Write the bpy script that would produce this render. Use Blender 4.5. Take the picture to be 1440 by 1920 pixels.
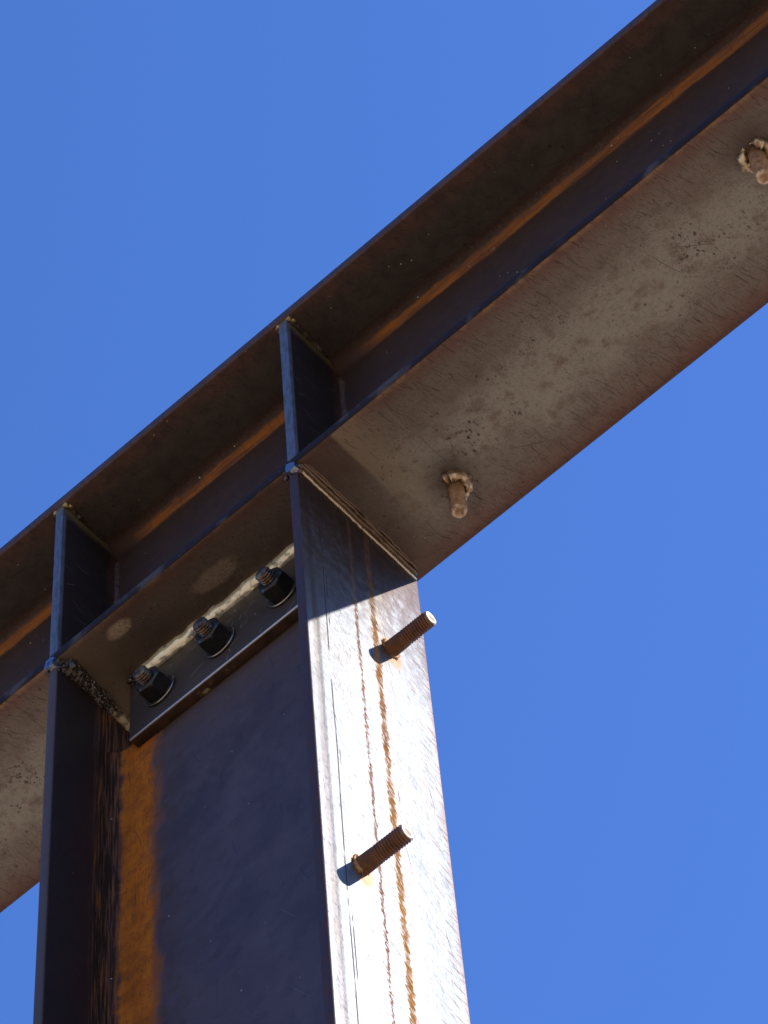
import bpy, bmesh, math, random
from mathutils import Vector, Matrix, noise as mnoise

random.seed(7)
sc = bpy.context.scene
for o in list(bpy.data.objects):
    bpy.data.objects.remove(o)
COL = sc.collection

# ------------------------------------------------------------------ frame of the place
S = 0.165            # flange width in metres; the joint is laid out in flange widths
Z0 = 4.40            # height of the beam's underside above the ground
ORI = Vector((0, 0, Z0))

def W(x, y, z):      # joint frame (flange widths) -> metres
    return Vector((x * S, y * S, z * S + Z0))

# ------------------------------------------------------------------ camera
cam = bpy.data.cameras.new('camera')
cam_o = bpy.data.objects.new('camera', cam)
COL.objects.link(cam_o)
sc.camera = cam_o
cx = Vector((0.74417703, 0.66580042, -0.0539476))
cy = -Vector((-0.59919302, 0.6296643, -0.4944599))
cz = -Vector((-0.29524273, 0.40029072, 0.86752468))
m = Matrix((cx, cy, cz)).transposed().to_4x4()
m.translation = W(5.95446881, -7.32525013, -17.06595324)
cam_o.matrix_world = m
cam.sensor_fit = 'VERTICAL'
cam.sensor_height = 36.0
cam.lens = 36.0 * 6918.3185 / 1920.0
cam.clip_start = 0.05
cam.clip_end = 6000.0
sc.render.resolution_x = 768
sc.render.resolution_y = 1024

# ------------------------------------------------------------------ sky and sun
SUN = Vector((1.0, 0.49, 0.80)).normalized()     # towards the sun
elev = math.asin(SUN.z)
azim = math.atan2(SUN.x, SUN.y)                   # clockwise from +Y
world = bpy.data.worlds.new('World')
sc.world = world
world.use_nodes = True
wt = world.node_tree
wt.nodes.clear()
sky = wt.nodes.new('ShaderNodeTexSky')
sky.sky_type = 'NISHITA'
sky.sun_disc = False
sky.sun_elevation = elev
sky.sun_rotation = azim
sky.altitude = 300
sky.air_density = 1.0
sky.dust_density = 0.4
sky.ozone_density = 2.0
bg = wt.nodes.new('ShaderNodeBackground')
bg.inputs['Strength'].default_value = 0.14
wo = wt.nodes.new('ShaderNodeOutputWorld')
tint = wt.nodes.new('ShaderNodeVectorMath')       # the clear, saturated blue of this day
tint.operation = 'MULTIPLY'
tint.inputs[1].default_value = (0.59, 0.92, 1.57)
wt.links.new(sky.outputs[0], tint.inputs[0])
wt.links.new(tint.outputs[0], bg.inputs['Color'])
wt.links.new(bg.outputs[0], wo.inputs['Surface'])

sun = bpy.data.lights.new('sun', 'SUN')
sun.energy = 5.0
sun.angle = math.radians(0.53)
sun.color = (1.0, 0.965, 0.91)
sun_o = bpy.data.objects.new('sun', sun)
COL.objects.link(sun_o)
sun_o.rotation_euler = SUN.to_track_quat('Z', 'Y').to_euler()
sun_o.location = (8, 4, 12)

sc.view_settings.view_transform = 'Standard'
sc.view_settings.look = 'None'
sc.view_settings.gamma = 1.0
sc.view_settings.use_curve_mapping = False
sc.view_settings.exposure = 0.5
sc.cycles.max_bounces = 4
sc.cycles.glossy_bounces = 3
sc.cycles.diffuse_bounces = 2

# ------------------------------------------------------------------ node helpers
class NT:
    def __init__(self, name):
        self.mat = bpy.data.materials.new(name)
        self.mat.use_nodes = True
        self.t = self.mat.node_tree
        self.t.nodes.clear()
        self.out = self.t.nodes.new('ShaderNodeOutputMaterial')
        self.b = self.t.nodes.new('ShaderNodeBsdfPrincipled')
        self.t.links.new(self.b.outputs[0], self.out.inputs['Surface'])

    def n(self, typ, **kw):
        nd = self.t.nodes.new(typ)
        for k, v in kw.items():
            setattr(nd, k, v)
        return nd

    def put(self, sock, v):
        if isinstance(v, bpy.types.NodeSocket):
            self.t.links.new(v, sock)
        else:
            if hasattr(sock.default_value, '__len__') and not hasattr(v, '__len__'):
                v = (v,) * len(sock.default_value)
            if hasattr(sock.default_value, '__len__') and len(sock.default_value) == 4 and len(v) == 3:
                v = (*v, 1.0)
            sock.default_value = v

    def m(self, op, a, b=0.0, c=0.0, clamp=False):
        nd = self.n('ShaderNodeMath', operation=op, use_clamp=clamp)
        for i, v in enumerate((a, b, c)):
            self.put(nd.inputs[i], v)
        return nd.outputs[0]

    def add(self, a, b): return self.m('ADD', a, b)
    def sub(self, a, b): return self.m('SUBTRACT', a, b)
    def mul(self, a, b): return self.m('MULTIPLY', a, b)
    def mx(self, a, b): return self.m('MAXIMUM', a, b)
    def mn(self, a, b): return self.m('MINIMUM', a, b)
    def inv(self, a): return self.m('SUBTRACT', 1.0, a)

    def ss(self, x, a, b):                       # smoothstep from a to b (a may exceed b)
        nd = self.n('ShaderNodeMapRange', interpolation_type='SMOOTHSTEP', clamp=True)
        self.put(nd.inputs[0], x)
        if a < b:
            self.put(nd.inputs[1], a); self.put(nd.inputs[2], b)
            self.put(nd.inputs[3], 0.0); self.put(nd.inputs[4], 1.0)
        else:
            self.put(nd.inputs[1], b); self.put(nd.inputs[2], a)
            self.put(nd.inputs[3], 1.0); self.put(nd.inputs[4], 0.0)
        return nd.outputs[0]

    def band(self, x, c, w, soft):               # 1 inside |x-c|<w
        return self.ss(self.m('ABSOLUTE', self.sub(x, c)), w + soft, w)

    def vm(self, op, a, b):
        nd = self.n('ShaderNodeVectorMath', operation=op)
        self.put(nd.inputs[0], a); self.put(nd.inputs[1], b)
        return nd.outputs[0]

    def joint(self):                             # position in flange widths
        g = self.n('ShaderNodeNewGeometry')
        v = self.vm('SUBTRACT', g.outputs['Position'], tuple(ORI))
        v = self.vm('MULTIPLY', v, (1 / S,) * 3)
        s = self.n('ShaderNodeSeparateXYZ')
        self.put(s.inputs[0], v)
        return v, s.outputs[0], s.outputs[1], s.outputs[2]

    def local(self, k=1 / S):
        c = self.n('ShaderNodeTexCoord')
        v = self.vm('MULTIPLY', c.outputs['Object'], (k,) * 3)
        s = self.n('ShaderNodeSeparateXYZ')
        self.put(s.inputs[0], v)
        return v, s.outputs[0], s.outputs[1], s.outputs[2]

    def xyz(self, x, y, z):
        nd = self.n('ShaderNodeCombineXYZ')
        for i, v in enumerate((x, y, z)):
            self.put(nd.inputs[i], v)
        return nd.outputs[0]

    def sc(self, v, k): return self.vm('MULTIPLY', v, k)
    def off(self, v, k): return self.vm('ADD', v, k)

    def noise(self, v, s, d=4.0, r=0.55, dist=0.0):
        nd = self.n('ShaderNodeTexNoise', noise_dimensions='3D')
        self.put(nd.inputs['Vector'], v)
        nd.inputs['Scale'].default_value = s
        nd.inputs['Detail'].default_value = d
        nd.inputs['Roughness'].default_value = r
        nd.inputs['Distortion'].default_value = dist
        return nd.outputs[0]

    def mix(self, f, a, b):
        nd = self.n('ShaderNodeMix', data_type='RGBA')
        self.put(nd.inputs[0], f)
        self.put(nd.inputs[6], a); self.put(nd.inputs[7], b)
        return nd.outputs[2]

    def spots(self, v, scale, r0, r1, rnd=1.0):  # soft dots, one per cell, random sizes
        nd = self.n('ShaderNodeTexVoronoi', voronoi_dimensions='3D', feature='F1')
        self.put(nd.inputs['Vector'], v)
        nd.inputs['Scale'].default_value = scale
        nd.inputs['Randomness'].default_value = rnd
        s = self.n('ShaderNodeSeparateColor')
        self.put(s.inputs[0], nd.outputs['Color'])
        rad = self.m('MULTIPLY_ADD', self.m('POWER', s.outputs[0], 3.0), r1 - r0, r0)
        return self.ss(self.m('DIVIDE', nd.outputs['Distance'], rad), 1.0, 0.55)

    def scratch(self, u, v, scale, ang, spread, width, length, density, seed=0.0):
        """single straight scratches, one per cell, at angle ang +- spread (radians)"""
        p = self.xyz(self.m('MULTIPLY_ADD', u, scale, seed), self.m('MULTIPLY_ADD', v, scale, seed * 1.7), 0.0)
        nd = self.n('ShaderNodeTexVoronoi', voronoi_dimensions='2D', feature='F1')
        self.put(nd.inputs['Vector'], p)
        nd.inputs['Scale'].default_value = 1.0
        d = self.vm('SUBTRACT', p, nd.outputs['Position'])
        s = self.n('ShaderNodeSeparateXYZ'); self.put(s.inputs[0], d)
        c = self.n('ShaderNodeSeparateColor'); self.put(c.inputs[0], nd.outputs['Color'])
        a = self.m('MULTIPLY_ADD', self.sub(c.outputs[0], 0.5), 2 * spread, ang)
        ca = self.m('COSINE', a); sa = self.m('SINE', a)
        al = self.add(self.mul(s.outputs[0], ca), self.mul(s.outputs[1], sa))
        ac = self.sub(self.mul(s.outputs[1], ca), self.mul(s.outputs[0], sa))
        ac = self.add(ac, self.mul(self.mul(al, al), self.mul(self.sub(c.outputs[2], 0.5), 0.35)))
        along = self.ss(self.m('ABSOLUTE', al), length, length * 0.5)
        across = self.ss(self.m('ABSOLUTE', ac), width, width * 0.3)
        on = self.m('LESS_THAN', c.outputs[1], density)
        return self.mul(self.mul(along, across), on)

    def bump(self, h, strength=0.4, dist=0.001, normal=None):
        nd = self.n('ShaderNodeBump')
        nd.inputs['Strength'].default_value = strength
        nd.inputs['Distance'].default_value = dist
        self.put(nd.inputs['Height'], h)
        if normal is not None:
            self.put(nd.inputs['Normal'], normal)
        return nd.outputs[0]

    def fin(self, col, rough, metal, normal=None, spec=0.5, ior=1.5):
        self.put(self.b.inputs['Base Color'], col)
        self.put(self.b.inputs['Roughness'], rough)
        self.put(self.b.inputs['Metallic'], metal)
        self.put(self.b.inputs['Specular IOR Level'], spec)
        self.b.inputs['IOR'].default_value = ior
        if normal is not None:
            self.put(self.b.inputs['Normal'], normal)
        return self.mat

# ------------------------------------------------------------------ joint dimensions (flange widths)
DC = 1.823      # column depth over its flanges
DB = 1.804      # beam depth
TF = 0.078      # beam flange thickness
TC = 0.058      # column flange thickness
TS = 0.060      # stiffener thickness
TW = 0.060      # web thickness
YC = 0.016      # column flange set back from the beam flange tip
FR = 0.105      # root fillet radius
PLX0, PLX1, PLZ = -1.582, -0.245, -0.558
BOLTS = [-1.345, -0.905, -0.452]
BOLTZ = -0.335
STUD_UNDER = [(0.529, 0.690), (2.915, 0.297)]
STUD_COL = [(0.669, -1.094), (0.282, -3.406)]

# ------------------------------------------------------------------ materials
def mat_underside():
    t = NT('beam_underside_scale')
    v, x, y, z = t.joint()
    n1 = t.noise(v, 2.3, 5, 0.6)
    n2 = t.noise(t.off(v, (7, 3, 1)), 9, 6, 0.65)
    n3 = t.noise(v, 45, 5, 0.7)
    mid = t.ss(t.m('ABSOLUTE', t.sub(t.add(y, t.mul(t.sub(n1, .5), .5)), 0.52)), 0.36, 0.06)
    col = t.mix(n1, (.118, .090, .069), (.175, .140, .109))
    col = t.mix(t.mul(mid, t.ss(n2, .3, .6)), col, (.27, .258, .212))
    col = t.mix(t.mul(t.ss(n2, .46, .70), .42), col, (.075, .052, .038))
    col = t.mix(t.mul(t.ss(n3, .5, .72), .5), col, (.07, .05, .04))
    n4 = t.noise(t.sc(v, (1, .7, 1)), 130, 2, .6)
    col = t.mix(t.mul(t.ss(n4, .5, .68), t.mul(t.ss(n1, .35, .6), .5)), col, (.06, .043, .034))
    # rusty margins
    yw = t.add(y, t.mul(t.sub(n2, .5), .18))
    edge = t.mx(t.ss(yw, .14, .02), t.ss(yw, .82, .985))
    col = t.mix(t.mul(edge, .75), col, (.115, .052, .036))
    col = t.mix(t.mul(t.ss(t.add(y, t.mul(t.sub(n3, .5), .08)), .93, 1.0), .8), col, (.07, .03, .022))
    col = t.mix(t.mul(t.mul(t.ss(y, .045, .0), t.ss(n2, .4, .6)), .6), col, (.36, .2, .09))
    # heat-tinted steel round the column welds, bounded by a crisp edge
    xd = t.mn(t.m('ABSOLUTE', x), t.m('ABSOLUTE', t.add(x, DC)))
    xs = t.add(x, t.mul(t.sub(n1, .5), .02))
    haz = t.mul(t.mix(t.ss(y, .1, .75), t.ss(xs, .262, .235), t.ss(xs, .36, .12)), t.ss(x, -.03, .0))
    glow = t.mul(t.ss(xs, .235, .262), t.ss(xs, .62, .27))  # brushed tan band, with warm light reflected beside the column painted in
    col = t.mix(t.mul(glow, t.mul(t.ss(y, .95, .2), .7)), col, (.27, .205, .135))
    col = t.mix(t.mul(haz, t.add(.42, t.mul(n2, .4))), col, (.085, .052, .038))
    bay = t.mul(t.ss(x, .0, -.02), t.ss(x, -1.80, -1.78))  # dark reflection between the column flanges, painted into the colour
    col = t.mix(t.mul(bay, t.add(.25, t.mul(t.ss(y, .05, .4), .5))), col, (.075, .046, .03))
    left = t.mul(bay, t.ss(x, -1.25, -1.7))  # lighter end of that painted reflection, by the left weld
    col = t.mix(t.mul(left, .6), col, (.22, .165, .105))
    # rubbed bright patches
    def rub(cx_, cy_, rx, ry):
        a = t.m('DIVIDE', t.sub(x, cx_), rx); b = t.m('DIVIDE', t.sub(y, cy_), ry)
        r = t.m('SQRT', t.add(t.mul(a, a), t.mul(b, b)))
        st = t.noise(t.sc(v, (38, 130, 38)), 1.0, 3, .6)
        return t.mul(t.ss(t.add(r, t.mul(t.sub(n2, .5), .9)), 1.0, .55), t.ss(st, .23, .6))
    col = t.mix(t.mul(rub(-1.382, .102, .10, .055), .9), col, (.50, .39, .25))
    col = t.mix(t.mul(rub(-.77, .215, .20, .07), .62), col, (.38, .285, .18))
    # smoke round the studs
    for sx, sy in STUD_UNDER:
        a = t.sub(x, sx + .02); b = t.sub(y, sy - .03)
        r = t.m('SQRT', t.add(t.mul(a, a), t.mul(b, b)))
        col = t.mix(t.mul(t.ss(t.add(r, t.mul(t.sub(n2, .5), .12)), .25, .05), .75), col, (.075, .055, .045))
    # pits, dashes, scratches
    gate = t.ss(t.noise(t.off(v, (2, 9, 4)), 3.2, 4, .6), .46, .62)
    gate = t.mul(gate, t.ss(t.m('ABSOLUTE', t.sub(t.add(y, t.mul(t.sub(n1, .5), .6)), .52)), .34, .08))
    pv = t.off(t.sc(v, (1, .75, 1)), t.sc(t.xyz(n3, n2, n3), (.03, .05, 0)))
    pits = t.mul(t.spots(pv, 62, .15, .75), gate)
    pit2 = t.mul(t.spots(t.off(pv, (3, 1, 0)), 34, .04, .34), t.ss(n2, .45, .62))
    dash = t.mul(t.ss(t.noise(t.sc(v, (60, 16, 30)), 1, 3, .6), .64, .72), t.ss(t.noise(v, 6, 3), .43, .6))
    em = t.mx(t.ss(y, .42, .12), t.ss(y, .6, .85))
    ca, sa = math.cos(1.30), math.sin(1.30)
    lo = t.add(t.mul(x, ca), t.mul(y, sa)); cr = t.sub(t.mul(y, ca), t.mul(x, sa))
    bend = t.mul(t.sub(n1, .5), .25)
    fib = t.noise(t.xyz(t.mul(lo, 6), t.mul(t.add(cr, bend), 85), 0.0), 1.0, 3, .6)
    fibm = t.mul(t.mul(t.ss(fib, .57, .70), .75), t.mul(t.add(em, .12), t.ss(t.noise(v, 4.5, 2, .5), .38, .58)))
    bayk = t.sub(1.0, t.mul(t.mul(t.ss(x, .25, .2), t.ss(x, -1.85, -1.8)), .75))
    s1 = t.mx(fibm, t.mul(t.scratch(x, y, 9, 1.35, .22, .018, .55, .5), t.add(em, .06)))
    s1 = t.mul(s1, bayk)
    s2 = t.mul(t.mul(t.scratch(x, y, 19, 1.3, .25, .028, .5, .5, 3.3), t.add(em, .12)), bayk)
    s3 = t.scratch(x, y, 3.0, 1.1, .6, .006, .4, .3, 8.1)
    s4 = t.mul(t.scratch(x, y, 26, 1.2, .6, .07, .5, .5, 5.3), em)
    dark = t.mx(t.mx(t.mul(s1, .9), t.mul(s2, .8)), t.mx(t.mul(s3, .8), t.mul(s4, .55)))
    dark = t.mx(dark, t.mx(t.mul(pits, .85), t.mx(t.mul(pit2, .8), t.mul(dash, .55))))
    col = t.mix(dark, col, (.032, .019, .014))
    frt = t.ss(y, .012, .004)
    col = t.mix(frt, col, t.mix(t.ss(n1, .5, .62), (.024, .016, .013), (.07, .055, .046)))
    lt = t.mx(t.mul(t.scratch(x, y, 2.2, 1.3, .3, .003, .3, .06, 12.7), .3), t.spots(t.off(v, (5, 5, 5)), 30, .03, .09))
    col = t.mix(t.mul(lt, .6), col, (.75, .6, .4))
    rough = t.add(.36, t.add(t.mul(n2, .16), t.mul(dark, .25)))
    h = t.add(t.mul(n3, .3), t.sub(t.mul(n2, .8), dark))
    nb = t.bump(t.noise(v, 1.6, 2), .25, .004)
    return t.fin(col, rough, t.mul(t.inv(frt), .55), t.bump(h, .35, .0007, nb), t.m('MULTIPLY_ADD', frt, -.46, .5))

def mat_beam(name, web):
    """top flange underside / beam web: dark brown scale with rust in the root fillet"""
    t = NT(name)
    v, x, y, z = t.joint()
    n1 = t.noise(v, 2.0, 3, .6)
    n2 = t.noise(t.off(v, (4, 8, 2)), 10, 4, .65)
    n3 = t.noise(v, 50, 3, .7)
    ln = t.noise(t.sc(v, (3, 22, 22)), 1.0, 3, .65)
    if web:
        col = t.mix(n1, (.060, .032, .022), (.085, .048, .032))
    else:
        col = t.mix(n1, (.078, .062, .049), (.112, .092, .071))
        col = t.mix(t.ss(y, .014, .006), col, (.05, .035, .035))
        red = t.ss(t.add(y, t.mul(t.sub(n2, .5), .2)), .17, .03)
        col = t.mix(t.mul(red, .65), col, (.15, .07, .05))
    col = t.mix(t.mul(t.ss(n2, .3, .7), .5), col, (.042, .028, .022))
    col = t.mix(t.mul(t.ss(n3, .55, .75), .3), col, (.035, .024, .02))
    # root fillet rust along the top: measured down and out from the inner corner
    a = t.sub(DB - TF, z)
    b = t.sub(.5 - TW / 2, y)
    arc = t.add(t.sub(a, b), t.add(t.mul(t.sub(ln, .5), .07), t.mul(t.sub(n2, .5), .05)))
    rust_w = t.mul(t.band(arc, .035, .026, .032), t.mul(t.ss(b, .12, .10), t.ss(a, .20, .14)))
    heat = t.mn(t.ss(t.m('ABSOLUTE', t.add(x, .03)), .16, .42), t.ss(t.m('ABSOLUTE', t.add(x, DC - .03)), .14, .36))
    streak = t.ss(t.noise(t.sc(v, (2.6, 46, 46)), 1.0, 3, .65), .34, .60)
    rcol = t.mix(n2, (.22, .070, .011), (.38, .130, .020))
    vary = t.ss(t.noise(t.sc(v, (.9, 3, 3)), 1.0, 3, .6), .25, .6)
    core = t.mul(t.mul(rust_w, heat), t.mul(t.add(.25, t.mul(streak, .75)), t.add(.5, t.mul(vary, .5))))
    col = t.mix(core, col, rcol)
    ragged = t.mul(t.band(arc, -.05, .012, .04), t.mul(heat, t.ss(b, .22, .16)))
    col = t.mix(t.mul(ragged, t.mul(t.ss(n3, .33, .6), .9)), col, (.035, .02, .013))
    d = t.mx(t.mul(t.scratch(x, t.add(y, z), 6, .1, 1.4, .018, .5, .35, 2.2), .6),
             t.mul(t.scratch(x, t.add(y, z), 12, 1.3, .6, .035, .5, .3, 6.2), .6))
    if not web:
        e = t.ss(y, .28, .04)
        d = t.mx(d, t.mul(t.scratch(x, y, 15, 1.2, .6, .04, .5, .6, 1.2), t.mul(e, .8)))
    d = t.mx(d, t.mul(t.spots(v, 20, .05, .3), t.mul(t.ss(n1, .43, .6), .7)))
    col = t.mix(d, col, (.028, .018, .014))
    lt = t.spots(t.off(v, (1, 2, 3)), 17, .02, .10)
    col = t.mix(t.mul(lt, .8), col, (.8, .65, .45))
    rough = t.add(.40, t.add(t.mul(n2, .15), t.mul(core, .4)))
    metal = t.mul(t.inv(core), .35 if web else .5)
    h = t.add(t.mul(n2, .8), t.add(t.mul(n3, .35), t.mul(ln, t.mul(core, .8))))
    return t.fin(col, rough, metal, t.bump(h, .3, .0006), .25)

def mat_lit_flange():
    """outer flange of the column: worn shiny mill scale, two rust runs, scratches"""
    t = NT('bright_flange_scale')
    v, x, y, z = t.joint()
    n1 = t.noise(v, 3.0, 3, .6)
    n2 = t.noise(t.off(v, (1, 6, 9)), 14, 4, .65)
    # grain lies diagonally across the flange
    ca, sa = math.cos(.85), math.sin(.85)
    u1 = t.add(t.mul(y, ca), t.mul(z, -sa)); u2 = t.add(t.mul(y, sa), t.mul(z, ca))
    gv = t.xyz(t.mul(u1, 30), t.mul(u2, 120), 0.0)
    grain = t.noise(gv, 1.0, 4, .65, .4)
    gv2 = t.xyz(t.mul(u1, 13), t.mul(u2, 50), 3.0)
    grain2 = t.noise(gv2, 1.0, 4, .6, .8)
    col = t.mix(n1, (.125, .134, .148), (.178, .184, .187))
    col = t.mix(t.mul(t.ss(grain2, .52, .72), .5), col, (.055, .052, .054))
    col = t.mix(t.mul(t.ss(n2, .56, .74), .35), col, (.068, .062, .062))
    rip = t.noise(t.sc(v, (1, 9, 6)), 1.0, 3, .6, .8)
    col = t.mix(t.mul(t.ss(rip, .5, .68), .35), col, (.085, .085, .09))
    worn = t.ss(t.noise(t.sc(v, (1, 5, 1.5)), 1.0, 4, .6), .5, .66)
    col = t.mix(t.mul(worn, .35), col, (.13, .11, .085))
    # rolled lip next to the front edge: a crown and a shallow groove, its shadow painted in
    groove = t.band(t.add(y, t.mul(t.sub(grain, .5), .02)), .080, .006, .034)
    col = t.mix(t.mul(groove, .7), col, (.09, .072, .064))
    # rust runs
    wob = t.mul(t.sub(t.noise(t.xyz(t.mul(z, 3.2), 0.0, 0.0), 1.0, 3, .6), .5), .018)
    rag = t.mul(t.sub(t.noise(t.xyz(t.mul(u1, 16), t.mul(u2, 60), 8.0), 1.0, 3, .7, .3), .5), .085)
    sz = t.m('MULTIPLY_ADD', t.ss(t.noise(t.xyz(t.mul(z, 3.3), 5.0, 0.0), 1.0, 4, .75), .3, .7), .9, .05)
    def run(c, w, lo):
        d = t.m('ABSOLUTE', t.add(t.sub(y, c), t.add(wob, rag)))
        ww = t.mul(w, t.add(lo, sz))
        return t.ss(t.m('DIVIDE', d, ww), 1.15, .75)
    r1 = run(.417, .012, .30)
    r2 = run(.560, .027, .30)
    br = t.ss(t.noise(t.xyz(t.mul(u1, 14), t.mul(u2, 70), 4.0), 1.0, 4, .7, .6), .62, .50)
    runs = t.mx(t.mul(r1, t.add(.3, t.mul(br, .7))), t.mul(r2, t.add(.15, t.mul(br, .85))))
    halo = t.ss(t.m('ABSOLUTE', t.sub(t.add(y, t.mul(t.sub(n2, .5), .08)), .585)), .10, .02)
    col = t.mix(t.mul(halo, .28), col, (.18, .125, .06))
    rustc = t.mix(t.ss(n1, .33, .65), (.17, .072, .024), (.25, .115, .025))
    rustc = t.mix(t.mul(r1, .6), rustc, (.16, .065, .036))
    col = t.mix(runs, col, rustc)
    # hooked rust scratches coming in from the back edge
    e = t.ss(y, .70, .93)
    s1 = t.mul(t.scratch(y, z, 9, .95 + math.pi / 2 + .3, .35, .06, .55, .85, 1.4), e)
    s1 = t.mx(s1, t.mul(t.scratch(y, z, 14, .95 + math.pi / 2 + .35, .3, .07, .55, .6, 9.4), t.ss(y, .8, .95)))
    rim = t.ss(t.add(y, t.mul(t.sub(grain, .5), .06)), .945, .975)
    col = t.mix(t.mul(t.mx(s1, t.mul(rim, .75)), .85), col, (.17, .085, .048))
    # long vertical scores and small nicks
    wz = t.mul(t.sub(t.noise(t.xyz(t.mul(z, .7), 2.0, 0.0), 1.0, 2, .5), .5), .03)
    sc1 = t.mul(t.band(t.add(y, wz), .173, .0025, .003), t.ss(t.noise(t.xyz(t.mul(z, 2.0), 9.0, 0.0), 1, 3), .40, .5))
    sc2 = t.mul(t.band(t.add(y, t.mul(wz, .6)), .193, .002, .003), t.ss(t.noise(t.xyz(t.mul(z, 1.6), 4.0, 0.0), 1, 3), .52, .56))
    nick = t.mx(t.mul(t.scratch(y, z, 22, 2.3, .5, .05, .4, .35, 2.8), .6), t.mul(t.scratch(y, z, 40, 2.3, .4, .08, .45, .4, 7.7), .5))
    arcs = t.mul(t.scratch(y, z, 4.2, 2.4, .8, .012, .5, .4, 14.4), .6)
    fine = t.mul(t.ss(grain, .64, .74), .55)
    dk = t.mx(t.mx(t.mul(sc1, .9), t.mul(sc2, .9)), t.mx(t.mx(nick, fine), arcs))
    col = t.mix(dk, col, (.035, .025, .022))
    # rust spilt at the stud roots
    for sy_, sz_ in STUD_COL:
        a = t.sub(y, sy_ + .012); b = t.mul(t.sub(z, sz_ - .02), .6)
        r = t.m('SQRT', t.add(t.mul(a, a), t.mul(b, b)))
        f = t.ss(t.add(r, t.mul(t.sub(n2, .5), .09)), .095, .05)
        col = t.mix(t.mul(f, .8), col, (.2, .1, .035))
    # scuffed brown scale by the weld, also painting the beam's shadow there darker
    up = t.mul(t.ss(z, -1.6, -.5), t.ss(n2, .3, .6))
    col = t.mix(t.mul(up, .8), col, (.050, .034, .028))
    heat_shade = t.ss(t.add(z, t.mul(t.sub(n2, .5), .35)), -.95, -.10)
    col = t.mix(t.mul(heat_shade, .8), col, (.052, .031, .023))
    # edges: dull blue-black scale
    side = t.mx(t.ss(y, YC + .012, YC + .004), t.ss(x, -TC * .5, -TC * .5 - .01))
    sn = t.ss(n2, .3, .7)
    col = t.mix(side, col, t.mix(sn, (.045, .034, .036), (.07, .034, .024)))
    rough = t.add(.50, t.add(t.mul(t.sub(n2, .5), .2), t.mul(t.mx(runs, dk), .2)))
    rr_ = t.mx(runs, t.mul(s1, .8))
    metal = t.mul(t.mul(t.inv(rr_), .9), t.inv(t.mul(side, .7)))
    spec = t.mul(t.mul(t.inv(rr_), .4), t.inv(t.mul(side, .5)))
    h = t.add(t.mul(grain, .5), t.add(t.mul(t.add(n2, rip), .6), t.mul(t.mx(dk, t.mul(runs, .3)), -.8)))
    h = t.add(h, t.mul(groove, -1.5))
    nb = t.bump(t.noise(t.sc(v, (1, 1.5, .8)), 2.4, 2), .3, .005)
    return t.fin(col, rough, metal, t.bump(h, .45, .0008, nb), spec)

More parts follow.
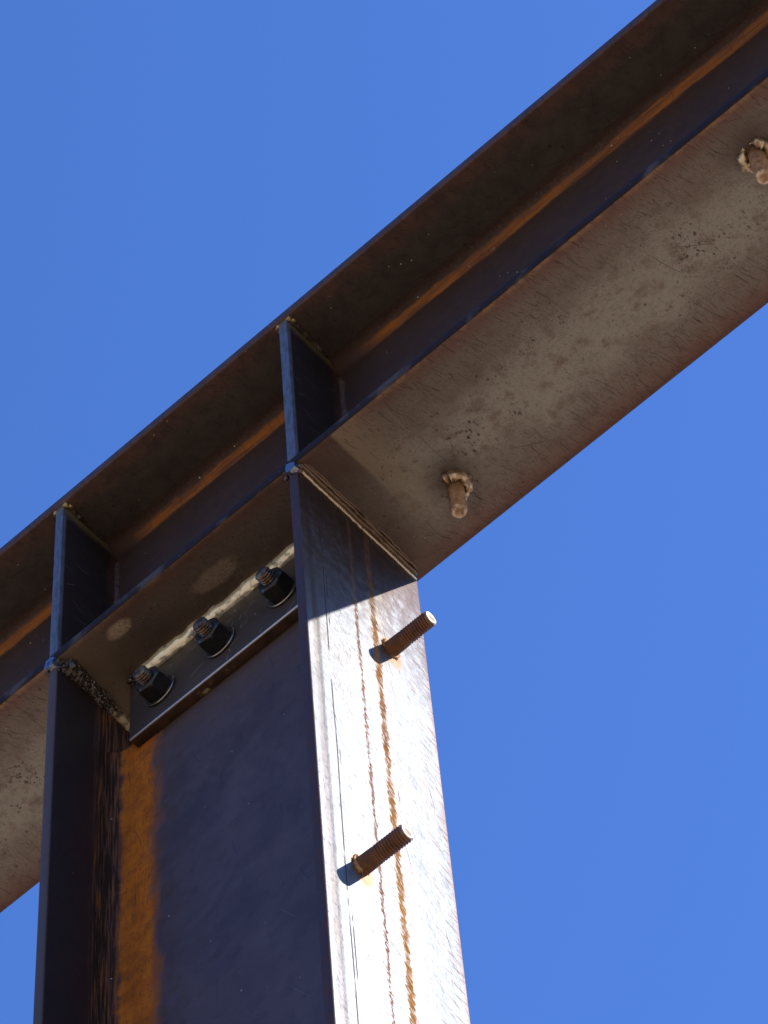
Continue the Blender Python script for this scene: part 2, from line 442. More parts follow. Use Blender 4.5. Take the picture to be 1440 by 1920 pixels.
def mat_column_web():
    """column web and shaded flange: blue-black scale, orange rust beside the root"""
    t = NT('column_blue_scale')
    v, x, y, z = t.joint()
    n1 = t.noise(v, 1.7, 3, .6)
    n2 = t.noise(t.off(v, (3, 3, 8)), 9, 4, .65)
    n3 = t.noise(v, 48, 3, .7)
    vs = t.noise(t.sc(v, (75, 75, 3)), 1.0, 3, .65)
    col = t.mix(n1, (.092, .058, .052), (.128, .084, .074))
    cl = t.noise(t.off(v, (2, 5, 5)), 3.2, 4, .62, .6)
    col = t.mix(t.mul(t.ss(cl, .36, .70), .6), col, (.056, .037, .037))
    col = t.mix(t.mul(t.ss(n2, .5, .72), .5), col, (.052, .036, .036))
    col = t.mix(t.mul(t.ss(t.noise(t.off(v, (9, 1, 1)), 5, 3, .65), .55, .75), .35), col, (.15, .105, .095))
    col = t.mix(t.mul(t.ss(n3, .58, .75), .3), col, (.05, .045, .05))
    # brown stain below the plate
    top = t.ss(t.add(z, t.mul(t.sub(n2, .5), .35)), -1.0, -.55)
    col = t.mix(t.mul(top, .7), col, (.14, .085, .06))
    flr = t.ss(x, -1.715, -1.75)           # on the left flange's inner face
    col = t.mix(t.mul(flr, .85), col, t.mix(t.ss(y, YC + .02, YC + .006), (.018, .013, .012), (.075, .058, .05)))
    # rust band on the web next to the fillet
    xi = t.add(x, DC - TC)                 # distance from the flange's inner face
    fz = t.mul(t.sub(vs, .5), .05)
    fe = t.add(t.mul(t.sub(t.noise(t.sc(v, (6, 6, 3)), 1.0, 4, .6), .5), .22), t.mul(t.sub(n3, .5), .05))
    rw = t.mul(t.ss(t.add(xi, fe), .37, .25), t.ss(t.add(xi, t.add(fz, t.mul(t.sub(n2, .5), .06))), .04, .085))
    rw = t.mul(rw, t.ss(y, .34, .44))
    orange = t.mix(t.ss(n2, .32, .66), (.31, .082, .010), (.49, .138, .015))
    orange = t.mix(t.mul(t.ss(vs, .5, .7), .35), orange, (.17, .055, .010))
    orange = t.mix(t.mul(t.ss(n3, .52, .68), .4), orange, (.15, .05, .010))
    chips = t.mx(t.mul(t.scratch(x, z, 16, 2.2, .4, .035, .3, .3, 3.1), .9), t.mul(t.ss(t.noise(t.sc(v, (50, 50, 9)), 1, 3, .6), .63, .70), .75))
    orange = t.mix(chips, orange, (.07, .04, .025))
    col = t.mix(t.mul(rw, t.add(.75, t.mul(n2, .3))), col, orange)
    fade = t.mul(t.ss(xi, .26, .32), t.ss(t.add(xi, fe), .60, .30))
    col = t.mix(t.mul(fade, t.mul(t.ss(n2, .35, .65), .6)), col, (.115, .055, .022))
    # ridged, flaking rust on the fillet itself and the flange beside it
    yi = t.sub(.5 - TW / 2, y)
    rf = t.mul(t.mul(t.ss(t.add(yi, t.mul(t.sub(n2, .5), .07)), .165, .115), t.ss(xi, .09, .05)), t.ss(vs, .42, .66))
    col = t.mix(t.mul(rf, .85), col, t.mix(n2, (.13, .045, .010), (.26, .092, .016)))
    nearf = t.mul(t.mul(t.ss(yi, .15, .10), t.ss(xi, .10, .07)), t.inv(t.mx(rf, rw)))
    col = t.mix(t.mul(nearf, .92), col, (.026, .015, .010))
    d = t.mul(t.scratch(x, z, 3.0, 1.7, .25, .009, .3, .25, 4.4), .8)
    col = t.mix(d, col, (.035, .03, .03))
    lt = t.mx(t.mul(t.spots(t.off(v, (4, 2, 7)), 11, .02, .08), .8), t.mul(t.scratch(t.add(x, y), z, 1.6, 2.0, .3, .002, .2, .05, 9.9), .3))
    col = t.mix(lt, col, (.45, .42, .38))
    rust = t.mx(t.mx(rw, rf), nearf)
    cedge = t.mul(flr, t.ss(y, YC + .02, YC + .006))
    rough = t.add(.40, t.add(t.mul(n2, .14), t.mul(rust, .4)))
    h = t.add(t.mul(n2, .7), t.add(t.mul(n3, .3), t.mul(rust, t.mul(vs, 2.0))))
    nb = t.bump(t.noise(v, 2.2, 2), .2, .004)
    return t.fin(col, rough, t.mul(t.inv(t.mx(rust, t.mul(cedge, .75))), .5), t.bump(h, .4, .0007, nb), t.mul(t.inv(t.mx(rust, t.mul(cedge, .6))), .3))

def mat_left_flange_edge():
    pass

def mat_stiffener():
    t = NT('cut_plate_steel')
    v, x, y, z = t.joint()
    n1 = t.noise(v, 6, 3, .6)
    n2 = t.noise(t.sc(v, (40, 10, 8)), 1, 3, .65)
    edge = t.ss(y, .05, .03)
    col = t.mix(n1, (.017, .012, .010), (.030, .022, .018))
    ec = t.mix(t.ss(n2, .4, .65), (.15, .155, .165), (.095, .092, .092))
    ec = t.mix(t.mul(t.ss(t.noise(v, 12, 4, .6), .60, .72), .7), ec, (.16, .085, .05))
    col = t.mix(edge, col, ec)
    rust = t.ss(t.add(y, t.mul(t.sub(n1, .5), .12)), .36, .46)
    col = t.mix(t.mul(rust, .45), col, (.13, .055, .025))
    tip = t.ss(t.add(z, t.mul(t.sub(n1, .5), .06)), DB - TF - .12, DB - TF - .02)
    col = t.mix(t.mul(tip, .6), col, (.2, .15, .07))
    d = t.scratch(y, z, 7, .4, 1.2, .02, .5, .4, 4.0)
    col = t.mix(t.mul(d, .4), col, (.2, .18, .17))
    rough = t.add(.38, t.mul(n2, .2))
    return t.fin(col, rough, t.m('MULTIPLY_ADD', edge, .58, .02), t.bump(n2, .3, .0006), t.m('MULTIPLY_ADD', edge, .45, .03))

def mat_plate():
    t = NT('connection_plate_scale')
    v, x, y, z = t.joint()
    n1 = t.noise(v, 4, 3, .6)
    n2 = t.noise(v, 14, 4, .65)
    col = t.mix(n1, (.045, .034, .026), (.085, .062, .044))
    bot = t.ss(t.add(y, 0.0), .403, .409)
    col = t.mix(t.mul(bot, .8), col, t.mix(t.ss(n2, .33, .65), (.045, .025, .016), (.085, .05, .028)))
    worn = t.mul(t.ss(n2, .52, .62), t.mul(t.ss(y, .42, .46), t.ss(t.m('ABSOLUTE', t.add(x, .98)), .22, .05)))
    col = t.mix(worn, col, (.45, .36, .2))
    lip = t.mul(t.ss(z, PLZ + .0075, PLZ + .005), t.ss(y, .409, .404))  # worn lower edge, with its bevel highlight painted bright
    col = t.mix(t.mul(lip, .9), col, (.75, .70, .62))
    d = t.mx(t.mul(t.scratch(x, z, 8, .6, .5, .03, .5, .35, 2.0), .5), t.mul(t.scratch(x, z, 20, .9, .9, .06, .45, .35, 5.0), t.mul(t.band(x, -.80, .16, .1), .8)))
    col = t.mix(t.mul(d, t.ss(y, .404, .400)), col, (.30, .27, .24))
    rough = t.add(.36, t.mul(n2, .2))
    return t.fin(col, rough, t.m('MULTIPLY_ADD', lip, .6, .25), t.bump(n2, .25, .0005), .12)

def mat_weld(name, c0, c1, cd, rough, metal, dsc=22, lo=.5, hi=.68, bs=.35):
    t = NT(name)
    v, x, y, z = t.joint()
    n1 = t.noise(v, dsc, 3, .65)
    n2 = t.noise(v, 70, 4, .6)
    col = t.mix(n2, c0, c1)
    col = t.mix(t.ss(n1, lo, hi), col, cd)
    r = t.add(rough, t.mul(t.ss(n1, lo, hi), .15))
    return t.fin(col, r, metal, t.bump(t.add(n1, t.mul(n2, .5)), bs, .0006), .5)

def mat_stud(name, c0, c1, tip, metal):
    t = NT(name)
    v, x, y, z = t.local()
    n1 = t.noise(v, 22, 3, .65)
    n2 = t.noise(v, 90, 4, .65)
    col = t.mix(t.ss(n1, .33, .65), c0, c1)
    col = t.mix(t.mul(t.ss(n2, .53, .7), .5), col, (.05, .025, .014))
    r = t.m('SQRT', t.add(t.mul(x, x), t.mul(y, y)))
    bare = t.mul(t.ss(z, .274, .279), t.m('MULTIPLY_ADD', t.ss(r, .022, .030), .7, .3))
    col = t.mix(t.mul(bare, t.m('MULTIPLY_ADD', t.ss(n1, .4, .6), .6, .25)), col, tip)
    bm = t.mx(t.mul(bare, .8), metal)
    return t.fin(col, t.add(.55, t.mul(n2, .2)), bm, t.bump(n2, .4, .0004), .4)

def mat_simple(name, c0, c1, scale, rough, metal, bs=.2):
    t = NT(name)
    v, x, y, z = t.local()
    n1 = t.noise(v, scale, 3, .6)
    col = t.mix(t.ss(n1, .33, .65), c0, c1)
    return t.fin(col, t.add(rough, t.mul(n1, .15)), metal, t.bump(n1, bs, .0004), .5)

def mat_ground():
    t = NT('dry_earth')
    g = t.n('ShaderNodeNewGeometry')
    v = g.outputs['Position']
    n1 = t.noise(v, .35, 6, .6)
    n2 = t.noise(v, 6, 4, .65)
    col = t.mix(n1, (.40, .28, .175), (.47, .345, .225))
    col = t.mix(t.mul(t.ss(n2, .43, .7), .5), col, (.30, .205, .13))
    return t.fin(col, .95, 0.0, t.bump(n2, .6, .03), .2)

M = {}
M['under'] = mat_underside()
M['topfl'] = mat_beam('beam_brown_scale', False)
M['bweb'] = mat_beam('beam_web_scale', True)
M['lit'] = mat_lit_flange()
M['cweb'] = mat_column_web()
M['stiff'] = mat_stiffener()
M['plate'] = mat_plate()
M['weld_gold'] = mat_weld('weld_metal_bronze', (.36, .28, .19), (.52, .42, .29), (.14, .09, .06), .20, .92, 14, .55, .75, .12)
M['weld_brown'] = mat_weld('weld_metal_brown', (.10, .065, .042), (.17, .115, .072), (.07, .045, .03), .28, .75, 12, .5, .7, .12)
M['weld_pale'] = mat_weld('weld_metal_pale', (.78, .72, .48), (.90, .84, .62), (.30, .28, .23), .32, .65, 17, .52, .70)
M['slag'] = mat_weld('weld_slag_black', (.035, .028, .022), (.07, .055, .04), (.55, .46, .33), .20, .5, 40, .62, .74)
M['weld_dull'] = mat_weld('weld_metal_dull', (.16, .12, .07), (.26, .2, .11), (.05, .035, .025), .38, .6)
M['weld_dark'] = mat_weld('weld_metal_rusty', (.06, .032, .02), (.09, .05, .03), (.03, .018, .012), .5, .3)
M['weld_fade'] = mat_weld('weld_metal_brown_fade', (.085, .06, .035), (.15, .11, .06), (.035, .024, .016), .4, .5, 14, .38, .58)
M['weld_tip'] = mat_weld('weld_spatter_yellow', (.30, .20, .06), (.42, .30, .11), (.08, .045, .015), .35, .6, 30)
M['weld_cut'] = mat_weld('weld_ground_facet', (.22, .235, .27), (.28, .295, .33), (.06, .05, .05), .18, .9, 26, .55, .7)
M['stud_rust'] = mat_stud('stud_rust_brown', (.105, .042, .017), (.175, .072, .026), (.9, .82, .7), .15)
M['stud_gold'] = mat_stud('stud_rust_tan', (.20, .095, .04), (.33, .20, .10), (.7, .58, .42), .45)
M['collar_pale'] = mat_simple('stud_collar_tan', (.66, .54, .36), (.26, .15, .075), 26, .30, .75, .5)
M['collar_rust'] = mat_simple('stud_collar_rust', (.36, .20, .06), (.20, .09, .03), 30, .55, .2, .5)
M['nut'] = mat_simple('black_oxide', (.012, .012, .013), (.022, .021, .02), 18, .24, .2, .1)
M['washer'] = mat_simple('washer_steel', (.05, .048, .045), (.09, .085, .08), 18, .28, .7, .1)
M['washer_rim'] = mat_simple('washer_rim_highlight', (.5, .48, .44), (.28, .26, .23), 12, .28, .9, .1)  # pale colour stands in for the highlight along the washer's edge
M['thread'] = mat_simple('worn_thread_steel', (.24, .155, .085), (.06, .042, .03), 26, .36, .8, .2)
M['ground'] = mat_ground()

# ------------------------------------------------------------------ mesh helpers (coordinates in flange widths)
def empty(name, loc):
    o = bpy.data.objects.new(name, None)
    o.empty_display_size = .05
    COL.objects.link(o)
    o.location = loc
    return o

def link(name, me, mat, parent=None, loc=None):
    o = bpy.data.objects.new(name, me)
    me.materials.clear()
    for mm in (mat if isinstance(mat, (list, tuple)) else [mat]):
        me.materials.append(mm)
    COL.objects.link(o)
    if parent is not None:
        o.parent = parent
    if loc is not None:
        o.location = loc
    return o

def wloc(o):                                   # world location of an unrotated parent chain
    v = Vector((0, 0, 0))
    while o is not None:
        v += Vector(o.location); o = o.parent
    return v

def to_obj(name, bm, mat, parent, smooth=True, ang=40):
    """bm is in joint coordinates; placed in metres relative to its parent"""
    base = wloc(parent)
    bmesh.ops.transform(bm, matrix=Matrix.Translation(-base) @ Matrix.Translation(ORI) @ Matrix.Scale(S, 4), verts=bm.verts)
    bmesh.ops.recalc_face_normals(bm, faces=bm.faces)
    me = bpy.data.meshes.new(name)
    bm.to_mesh(me); bm.free()
    if smooth:
        me.set_sharp_from_angle(angle=math.radians(ang))
        for p in me.polygons:
            p.use_smooth = True
    return link(name, me, mat, parent)

def box(lo, hi, bev=.01, seg=3):
    bm = bmesh.new()
    bmesh.ops.create_cube(bm, size=1.0)
    for v in bm.verts:
        for i in range(3):
            v.co[i] = lo[i] if v.co[i] < 0 else hi[i]
    if bev:
        bmesh.ops.bevel(bm, geom=list(bm.edges), offset=bev, segments=seg, profile=.5, affect='EDGES', clamp_overlap=True)
    return bm

def prism(pts, axis, a, b, bev=0.0, seg=2, cuts=1):
    """pts: 2-D outline; axis 'x': pts are (y,z), 'z': pts are (x,y), 'y': pts are (x,z)"""
    bm = bmesh.new()
    def co(p, t):
        return {'x': (t, p[0], p[1]), 'z': (p[0], p[1], t), 'y': (p[0], t, p[1])}[axis]
    rings = []
    for k in range(cuts + 1):
        tt = a + (b - a) * k / cuts
        rings.append([bm.verts.new(co(p, tt)) for p in pts])
    n = len(pts)
    for r0, r1 in zip(rings, rings[1:]):
        for i in range(n):
            bm.faces.new((r0[i], r0[(i + 1) % n], r1[(i + 1) % n], r1[i]))
    f0 = bm.faces.new(rings[0]); f1 = bm.faces.new(rings[-1][::-1])
    if bev:
        ed = list(set(f0.edges) | set(f1.edges))
        bmesh.ops.bevel(bm, geom=ed, offset=bev, segments=seg, profile=.5, affect='EDGES')
    return bm

def rrect(x0, x1, y0, y1, r, k=4):
    out = []
    for cx_, cy_, a0 in ((x1 - r, y1 - r, 0), (x0 + r, y1 - r, 90), (x0 + r, y0 + r, 180), (x1 - r, y0 + r, 270)):
        for i in range(k + 1):
            a = math.radians(a0 + 90 * i / k)
            out.append((cx_ + r * math.cos(a), cy_ + r * math.sin(a)))
    return out

def web_profile(u0, u1, c, tw, fr, k=7):
    """web cross-section between two flange faces u0<u1, centred on c, with root fillets; returns (v,u) points"""
    h = tw / 2
    e = .004
    pts = []
    def arc(sv, su):
        # fillet from flange face to web face on side sv (+-1) at flange u0 (su=+1) or u1 (su=-1)
        uf = u0 if su > 0 else u1
        res = []
        for i in range(k + 1):
            a = math.pi / 2 * i / k
            # centre of the fillet circle
            vc = c + sv * (h + fr); uc = uf + su * fr
            res.append((vc - sv * fr * math.sin(a), uc - su * fr * math.cos(a)))
        return res
    pts += [(c - h - fr, u0 - e)]
    pts += arc(-1, 1)
    pts += arc(-1, -1)[::-1]
    pts += [(c - h - fr, u1 + e), (c + h + fr, u1 + e)]
    pts += arc(1, -1)
    pts += arc(1, 1)[::-1]
    pts += [(c + h + fr, u0 - e)]
    return pts

def nz(p, s):
    return mnoise.noise(Vector(p) * s)

def bead(bm, A, B, na, nb, ra, rb, pitch=.02, amp=.25, wander=.006, seed=0.0, k=9, arc=(0, 180), taper=.03, lump=1.0):
    """weld bead from A to B; na, nb: the two directions spanning its section; scalloped ripples along it"""
    A = Vector(A); B = Vector(B); na = Vector(na).normalized(); nb = Vector(nb).normalized()
    L = (B - A).length
    steps = max(6, int(L / (pitch / 4)))
    rings = []
    for s in range(steps + 1):
        t = s / steps
        d = t * L
        P = A.lerp(B, t)
        w1 = nz((d, seed, 1.3), 9) * wander * 2 + nz((d, seed, 4.3), 30) * wander
        fat = 1 + lump * (.22 * nz((d, seed, 7.7), 7) + .22 * nz((d, seed, 2.1), 22))
        end = min(1.0, max(.05, math.sqrt(max(0, 1 - max(0, 1 - d / taper) ** 2))), max(.05, math.sqrt(max(0, 1 - max(0, 1 - (L - d) / taper) ** 2))))
        ring = []
        for i in range(k):
            a = math.radians(arc[0] + (arc[1] - arc[0]) * i / (k - 1))
            ph = (d / pitch - .35 * math.cos(2 * (a - math.pi / 2))) % 1.0   # crescent ripples
            rip = 1 + amp * (ph ** .6 - .6) * .35 * math.sin(a)
            q = fat * end * rip * (1 + .10 * lump * nz((d * 3, a * 2, seed), 14))
            ring.append(bm.verts.new(P + na * (math.cos(a) * ra * q + w1) + nb * (math.sin(a) * rb * q)))
        rings.append(ring)
    for r0, r1 in zip(rings, rings[1:]):
        for i in range(k - 1):
            bm.faces.new((r0[i], r0[i + 1], r1[i + 1], r1[i]))
        bm.faces.new((r0[-1], r0[0], r1[0], r1[-1]))
    bm.faces.new(rings[0][::-1]); bm.faces.new(rings[-1])
    return bm

def blob(bm, c, r, seed=0.0, sub=2, amp=.35, sq=(1, 1, 1)):
    g = bmesh.ops.create_icosphere(bm, subdivisions=sub, radius=1.0)
    for v in g['verts']:
        d = v.co.normalized()
        q = 1 + amp * nz((d.x + seed, d.y - seed, d.z + 2 * seed), 1.6) + amp * .5 * nz((d.x, d.y + seed, d.z), 4)
        v.co = Vector((d.x * sq[0], d.y * sq[1], d.z * sq[2])) * r * q + Vector(c)

def lathe_grid(bm, rows, seg=28, cap0=True, cap1=True):
    """rows: list of (z, f(angle)->radius) around +Z"""
    rings = []
    for zz, f in rows:
        rings.append([bm.verts.new((f(2 * math.pi * i / seg) * math.cos(2 * math.pi * i / seg),
                                    f(2 * math.pi * i / seg) * math.sin(2 * math.pi * i / seg), zz)) for i in range(seg)])
    for r0, r1 in zip(rings, rings[1:]):
        for i in range(seg):
            bm.faces.new((r0[i], r0[(i + 1) % seg], r1[(i + 1) % seg], r1[i]))
    if cap0: bm.faces.new(rings[0][::-1])
    if cap1: bm.faces.new(rings[-1])

def thread_rows(z0, z1, R, depth, pitch, per=6):
    rows = []
    n = int((z1 - z0) / pitch * per)
    for i in range(n + 1):
        zz = z0 + (z1 - z0) * i / n
        def f(a, zz=zz):
            ph = (zz / pitch + a / (2 * math.pi)) % 1.0
            tri = abs(2 * ph - 1)
            return R - depth * (1 - min(1, tri * 1.15))
        rows.append((zz, f))
    return rows

def mesh_from(bm, name, scale=S, smooth=True, ang=35):
    bmesh.ops.recalc_face_normals(bm, faces=bm.faces)
    bmesh.ops.scale(bm, vec=(scale,) * 3, verts=bm.verts)
    me = bpy.data.meshes.new(name)
    bm.to_mesh(me); bm.free()
    if smooth:
        me.set_sharp_from_angle(angle=math.radians(ang))
        for p in me.polygons:
            p.use_smooth = True
    return me

# ------------------------------------------------------------------ ground
gm = bpy.data.meshes.new('ground')
G = 3000.0
gm.from_pydata([(-G, -G, 0), (G, -G, 0), (G, G, 0), (-G, G, 0)], [], [(0, 1, 2, 3)])
go = link('ground', gm, M['ground'])
go['kind'] = 'structure'
go['label'] = 'dry tan earth of the building site below the frame'

# ------------------------------------------------------------------ the beam
X0, X1 = -22.0, 22.0
beam = empty('steel_beam', W(0, .5, 0))
beam['label'] = 'long rusty brown steel I-beam running diagonally up across the sky'
beam['category'] = 'beam'; beam['kind'] = 'thing'

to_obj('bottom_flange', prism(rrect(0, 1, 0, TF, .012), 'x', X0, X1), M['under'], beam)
to_obj('top_flange', prism(rrect(0, 1, DB - TF, DB, .014), 'x', X0, X1), M['topfl'], beam)
to_obj('web', prism([(v, u) for v, u in web_profile(TF, DB - TF, .5, TW, FR)], 'x', X0 + .001, X1 - .001), M['bweb'], beam)

stiffs = []
for xc in (-TC / 2, -DC + TC / 2):
    xa, xb = xc - TS / 2, xc + TS / 2
    c = FR * .9
    yb = .5 - TW / 2 + .003
    # corners next to the web are snipped to clear the root fillets
    pts = [(.016, TF), (yb - c, TF), (yb, TF + c), (yb, DB - TF - c), (yb - c, DB - TF), (.016, DB - TF)]
    bm = prism(pts, 'x', xa, xb, .004, 2)
    st = to_obj('stiffener', bm, M['stiff'], beam)
    st['label'] = 'dark stiffener plate with a blue-grey cut edge'
    for sgn, xe in ((1, xb), (-1, xa)):
        for zf, zd in ((DB - TF, -1), (TF, 1)):
            b2 = bmesh.new()
            bead(b2, (xe, .03, zf), (xe, yb - c - .02, zf), (sgn, 0, 0), (0, 0, zd), .022, .020, .018, .5, .004, xe + zf, 7, (0, 100))
            to_obj('weld_bead', b2, M['weld_fade'], st)
        b2 = bmesh.new()
        blob(b2, (xe + sgn * .010, .030, DB - TF - .008), .020, 3 + sgn, 2, .6, (1, .9, .7))
        blob(b2, (xe + sgn * .018, .055, DB - TF - .006), .015, 9 + sgn, 2, .6, (1, 1.3, .7))
        to_obj('weld_bead', b2, M['weld_tip'], st)
        b2 = bmesh.new()
        pass; bead(b2, (xe, yb, TF + c + .02), (xe, yb, DB - TF - c - .02), (sgn, 0, 0), (0, -1, 0), .024, .024, .018, .5, .003, xe, 7, (0, 100))
        to_obj('weld_bead', b2, M['weld_dark'], st)

# connection plate hanging from the underside, welded along its top edge
plate = to_obj('connection_plate', box((PLX0, .5 - TW / 2 - .072, PLZ), (PLX1, .5 - TW / 2 - .002, -.002), .006, 2), M['plate'], beam)
PLY = .5 - TW / 2 - .072
bw = bmesh.new()
bead(bw, (PLX0 + .07, PLY, -.003), (PLX1, PLY, -.003), (0, -1, 0), (0, 0, -1), .047, .053, .075, .3, .006, 3.3, 15, (-5, 95), .02, .5)
to_obj('weld_bead', bw, M['weld_pale'], plate)
bw = bmesh.new()
for i in range(16):
    blob(bw, (PLX0 + .05 + random.uniform(-.03, .05) , PLY - random.uniform(.0, .05), -random.uniform(.01, .05)), random.uniform(.006, .016), i * 1.7, 2, .6)
to_obj('weld_bead', bw, M['slag'], plate)

# ------------------------------------------------------------------ the column
ZB = -Z0 / S
colm = empty('steel_column', W(-DC / 2, .5, ZB))
colm['label'] = 'upright steel I-section column carrying the beam, its outer flange glaring white in the sun'
colm['category'] = 'column'; colm['kind'] = 'thing'
GAP = -.012
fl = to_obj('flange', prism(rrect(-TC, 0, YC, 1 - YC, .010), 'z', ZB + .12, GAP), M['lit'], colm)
fl['label'] = 'sunlit outer flange with two thin rust runs'
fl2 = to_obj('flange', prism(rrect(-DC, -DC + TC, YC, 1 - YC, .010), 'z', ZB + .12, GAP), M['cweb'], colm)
fl2['label'] = 'shaded blue-black flange with rust along its root'

# web with sniped corners under the beam
wp = web_profile(-DC + TC, -TC, .5, TW, FR)
ZW = -.47
cw = prism([(u, v) for v, u in wp], 'z', ZB + .12, ZW)
up = box((-DC + TC + .20, .5 - TW / 2, ZW - .001), (-TC - .20, .5 + TW / 2, -.02), 0)
tmp = bpy.data.meshes.new('tmp'); up.to_mesh(tmp); up.free(); cw.from_mesh(tmp); bpy.data.meshes.remove(tmp)
to_obj('web', cw, M['cweb'], colm)
to_obj('base_plate', box((-DC - .25, -.2, ZB), (.25, 1.2, ZB + .12), .008, 2), M['cweb'], colm)

# weld between sunlit flange and beam: two passes
bw = bmesh.new()
bead(bw, (.003, .035, -.020), (.003, .975, -.020), (1, 0, 0), (0, 0, -1), .013, .022, .014, .45, .002, 1.1, 11, (-20, 150), .03, .35)
to_obj('weld_bead', bw, M['weld_gold'], colm)
bw = bmesh.new()
bead(bw, (.021, .03, -.002), (.020, .965, -.002), (1, 0, 0), (0, 0, -1), .015, .021, .028, .12, .003, 5.1, 11, (-5, 185), .03, .22)
bead(bw, (.037, .035, -.001), (.039, .94, -.001), (1, 0, 0), (0, 0, -1), .012, .011, .040, .12, .004, 8.1, 9, (-5, 185), .05, .25)
bead(bw, (.050, .05, .001), (.053, .86, .001), (1, 0, 0), (0, 0, -1), .007, .007, .05, .25, .007, 9.1, 7, (-5, 185), .08, .6)
to_obj('weld_bead', bw, M['weld_brown'], colm)
# the ragged cut end of that weld at the flange tip
def facet(cx_, cz_, w, h, seed, mat, n=7):
    b3 = bmesh.new()
    rnd = random.Random(seed)
    o1, o2 = [], []
    for i in range(n):
        a = 2 * math.pi * i / n + .3
        q = 1 + rnd.uniform(-.35, .35) if i % 2 else 1.0 + rnd.uniform(-.1, .35)
        o1.append(b3.verts.new((cx_ + math.cos(a) * w * q, -.010, cz_ + math.sin(a) * h * q)))
        o2.append(b3.verts.new((cx_ + math.cos(a) * w * q * 1.25, YC + .02, cz_ + math.sin(a) * h * q * 1.2)))
    b3.faces.new(o1)
    for i in range(n):
        b3.faces.new((o1[i], o1[(i + 1) % n], o2[(i + 1) % n], o2[i]))
    b3.faces.new(o2[::-1])
    return to_obj('weld_end', b3, mat, colm, True, 25)
facet(-TC * .50, -.018, .036, .052, 4, M['weld_cut'])
facet(-DC + TC * .5, -.012, .034, .054, 9, M['weld_cut'], 6)
bw = bmesh.new()
for i in range(14):
    a = random.uniform(0, 6.28)
    blob(bw, (-TC * .5 + math.cos(a) * .05, YC - .0 + random.uniform(-.006, .02), -.012 + math.sin(a) * .065), random.uniform(.010, .018), i, 2, .5)
to_obj('weld_bead', bw, M['weld_brown'], colm)
bw = bmesh.new()
for i in range(16):
    a = random.uniform(0, 6.28)
    blob(bw, (-DC + TC * .5 + math.cos(a) * .046, YC + random.uniform(-.004, .02), -.010 + math.sin(a) * .066), random.uniform(.010, .017), i + 20, 2, .5)
to_obj('weld_bead', bw, M['slag'], colm)

# slaggy weld inside the shaded flange, then the plain root run behind the web
xi = -DC + TC
bw = bmesh.new()
bead(bw, (xi, .03, -.012), (xi, .43, -.012), (1, 0, 0), (0, 0, -1), .060, .055, .03, .9, .012, 2.2, 11, (-10, 120))
for i in range(30):
    tt = random.random()
    ph = random.uniform(.1, 1.5)
    blob(bw, (xi + .052 * math.cos(ph), .04 + tt * .39, -.010 - .048 * math.sin(ph)), random.uniform(.010, .024), i * 2.1, 3, .7, (.9, 1.5, .7))
to_obj('weld_bead', bw, M['slag'], colm)
bw = bmesh.new()
bead(bw, (xi, .42, -.012), (xi, .97, -.012), (1, 0, 0), (0, 0, -1), .045, .06, .06, .5, .004, 6.2, 9, (-5, 110))
to_obj('weld_bead', bw, M['weld_dull'], colm)
bw = bmesh.new()
bead(bw, (-DC, .04, -.012), (-DC, .96, -.012), (-1, 0, 0), (0, 0, -1), .03, .04, .02, .5, .004, 7.2, 9, (-5, 110))
to_obj('weld_bead', bw, M['weld_dull'], colm)
bw = bmesh.new()
bead(bw, (-TC, .04, -.012), (-TC, .96, -.012), (-1, 0, 0), (0, 0, -1), .03, .04, .02, .5, .004, 4.2, 9, (-5, 110))
to_obj('weld_bead', bw, M['weld_dull'], colm)

# ------------------------------------------------------------------ studs
def stud_mesh():
    bm = bmesh.new()
    R = .047
    H = .282
    rows = [(-.004, lambda a: R * 1.0), (.02, lambda a: R * 1.0), (.095, lambda a: R * .97), (.105, lambda a: R * .93)]
    rows += thread_rows(.108, H - .008, R, .0085, .0155)
    rows += [(H, lambda a: R * .82), (H + .001, lambda a: R * .76), (H + .001, lambda a: R * .62), (H - .0015, lambda a: R * .52), (H - .002, lambda a: R * .25), (H - .002, lambda a: R * .02)]
    lathe_grid(bm, rows, 28)
    return mesh_from(bm, 'threaded_stud')

def collar_mesh(Rr, r, arc, seed, h):
    bm = bmesh.new()
    n, k = 40, 9
    rings = []
    for i in range(n + 1):
        a = math.radians(arc[0] + (arc[1] - arc[0]) * i / n)
        e = min(1, max(.15, min(i, n - i) / 4))
        q = (1 + .45 * nz((math.cos(a), math.sin(a), seed), 1.7) + .45 * nz((math.cos(a), math.sin(a), seed), 5)) * e
        ring = []
        for j in range(k):
            b = 2 * math.pi * j / k
            rr = Rr + r * q * math.cos(b) + .014 * nz((math.cos(a) * 2, math.sin(a) * 2, seed + b * .3), 2)
            ring.append(bm.verts.new((rr * math.cos(a), rr * math.sin(a), max(-.006, h * q * (.55 + math.sin(b)) + .003 * nz((a, b, seed), 5)))))
        rings.append(ring)
    for r0, r1 in zip(rings, rings[1:]):
        for j in range(k):
            bm.faces.new((r0[j], r0[(j + 1) % k], r1[(j + 1) % k], r1[j]))
    bm.faces.new(rings[0][::-1]); bm.faces.new(rings[-1])
    return mesh_from(bm, 'weld_collar', ang=60)

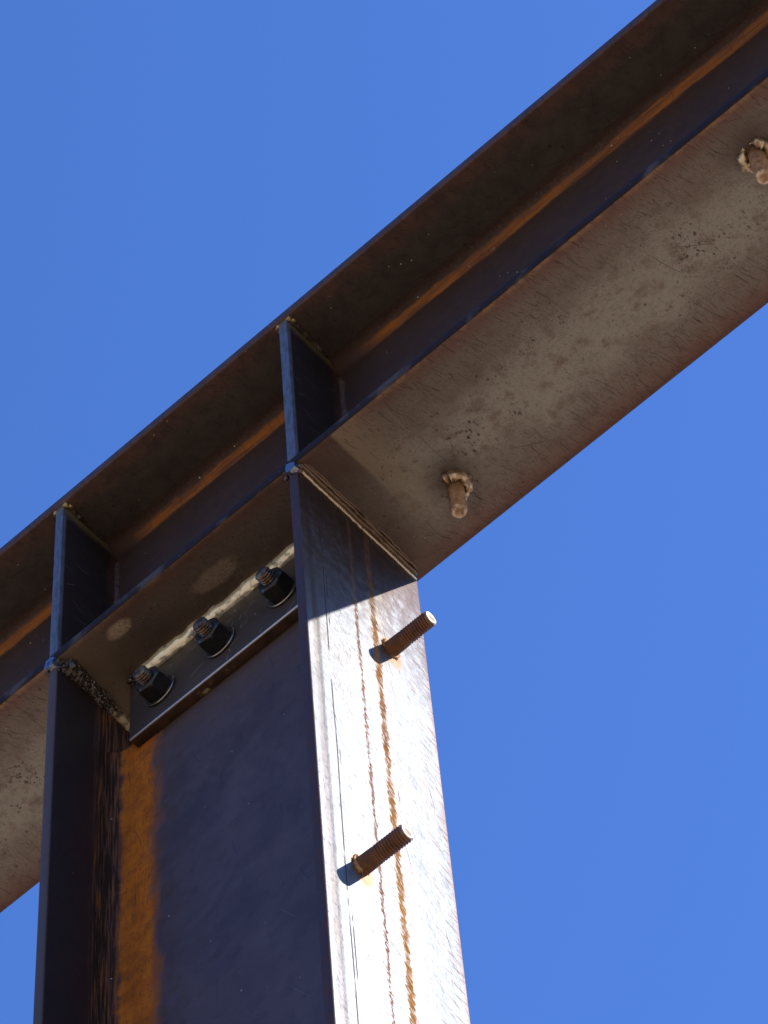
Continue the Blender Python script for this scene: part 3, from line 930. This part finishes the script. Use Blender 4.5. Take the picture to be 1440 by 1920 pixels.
sm = stud_mesh()
sm2 = sm.copy()
labels_u = ['tan rusty stud under the beam beside the column', 'tan rusty stud under the beam at the right edge']
for i, (sx, sy) in enumerate(STUD_UNDER):
    o = link('threaded_stud', sm, M['stud_gold'], beam, W(sx, sy, 0) - wloc(beam))
    o.rotation_euler = (math.pi, 0, .6 + i)
    o['label'] = labels_u[i]
    # local frame is turned over: +Z points down
    c = link('weld_collar', collar_mesh(.070, .029, (75 - 55 * i, 360 - 10 * i), 2.0 + 3 * i, .034), M['collar_pale'], o)
    c.rotation_euler = (0, 0, [2.7, 3.2][i])
    c.location = (0, 0, 0)
labels_c = ['brown threaded stud high on the sunlit flange', 'brown threaded stud low on the sunlit flange']
for i, (sy, szz) in enumerate(STUD_COL):
    o = link('threaded_stud', sm2, M['stud_rust'], colm, W(0, sy, szz) - wloc(colm))
    o.rotation_euler = (0, math.pi / 2, 0)
    o['label'] = labels_c[i]
    c = link('weld_collar', collar_mesh(.050, .010, (0, 300), 5.0 + 4 * i, .010), M['collar_rust'], o)
    c.rotation_euler = (0, 0, i * 1.3)

# ------------------------------------------------------------------ bolts through the plate
AF = .164
def hexr(a):
    b = (a + math.pi / 6) % (math.pi / 3) - math.pi / 6
    return AF / 2 / math.cos(b)
def nut_mesh():
    bm = bmesh.new()
    Hn = .105
    RC = AF / 2 / math.cos(math.pi / 6)
    rows = []
    for zz, lim in ((0, AF / 2 * 1.0), (.006, RC * .96), (.013, RC * 1.01), (Hn - .026, RC * 1.01), (Hn - .018, RC * .985), (Hn - .010, RC * .93), (Hn, AF / 2 * .93), (Hn, .055), (Hn - .008, .046)):
        rows.append((zz, lambda a, lim=lim: min(hexr(a), lim)))
    lathe_grid(bm, rows, 60, True, True)
    return mesh_from(bm, 'nut', ang=22)
def washer_mesh():
    bm = bmesh.new()
    rows = [(0, lambda a: .103), (.003, lambda a: .105), (.014, lambda a: .105), (.018, lambda a: .1025), (.018, lambda a: .05)]
    lathe_grid(bm, rows, 56)
    me = mesh_from(bm, 'washer', ang=30)
    me.materials.append(M['washer']); me.materials.append(M['washer_rim'])
    return me
def shank_mesh():
    bm = bmesh.new()
    R = .0475
    rows = [(-.28, lambda a: R), (.09, lambda a: R)] + thread_rows(.10, .172, R, .008, .0155)
    rows += [(.180, lambda a: R * .84), (.184, lambda a: R * .7), (.185, lambda a: R * .02)]
    lathe_grid(bm, rows, 28)
    # hexagon head behind the column web
    rows = [(-.225, lambda a: min(hexr(a), AF * .47)), (-.217, hexr), (-.150, hexr), (-.147, hexr)]
    lathe_grid(bm, rows, 60)
    return mesh_from(bm, 'shank', ang=30)
nm, wm, shm = nut_mesh(), washer_mesh(), shank_mesh()
bl = ['black hex nut and bolt at the lower left end of the connection plate',
      'black hex nut and bolt in the middle of the three on the connection plate',
      'black hex nut and bolt at the upper right end, beside the sunlit flange']
for i, bx in enumerate(BOLTS):
    e = empty('hex_bolt', W(bx, PLY, BOLTZ))
    e.rotation_euler = (math.pi / 2, 0, 0)     # local +Z looks out of the plate (-Y)
    e['label'] = bl[i]; e['category'] = 'bolt'; e['group'] = 'bolts through the connection plate'
    s_ = link('shank', shm, M['thread'], e); s_.rotation_euler = (0, 0, i * 1.9)
    w_ = bpy.data.objects.new('washer', wm); COL.objects.link(w_); w_.parent = e
    n_ = link('nut', nm, M['nut'], e, (0, 0, .0182 * S)); n_.rotation_euler = (0, 0, [.35, .28, .42][i])
for p in wm.polygons:
    if p.normal.z < .9 and p.center.z > .0015 * S and p.center.to_2d().length > .1 * S and p.center.z > .0142 * S:
        p.material_index = 1
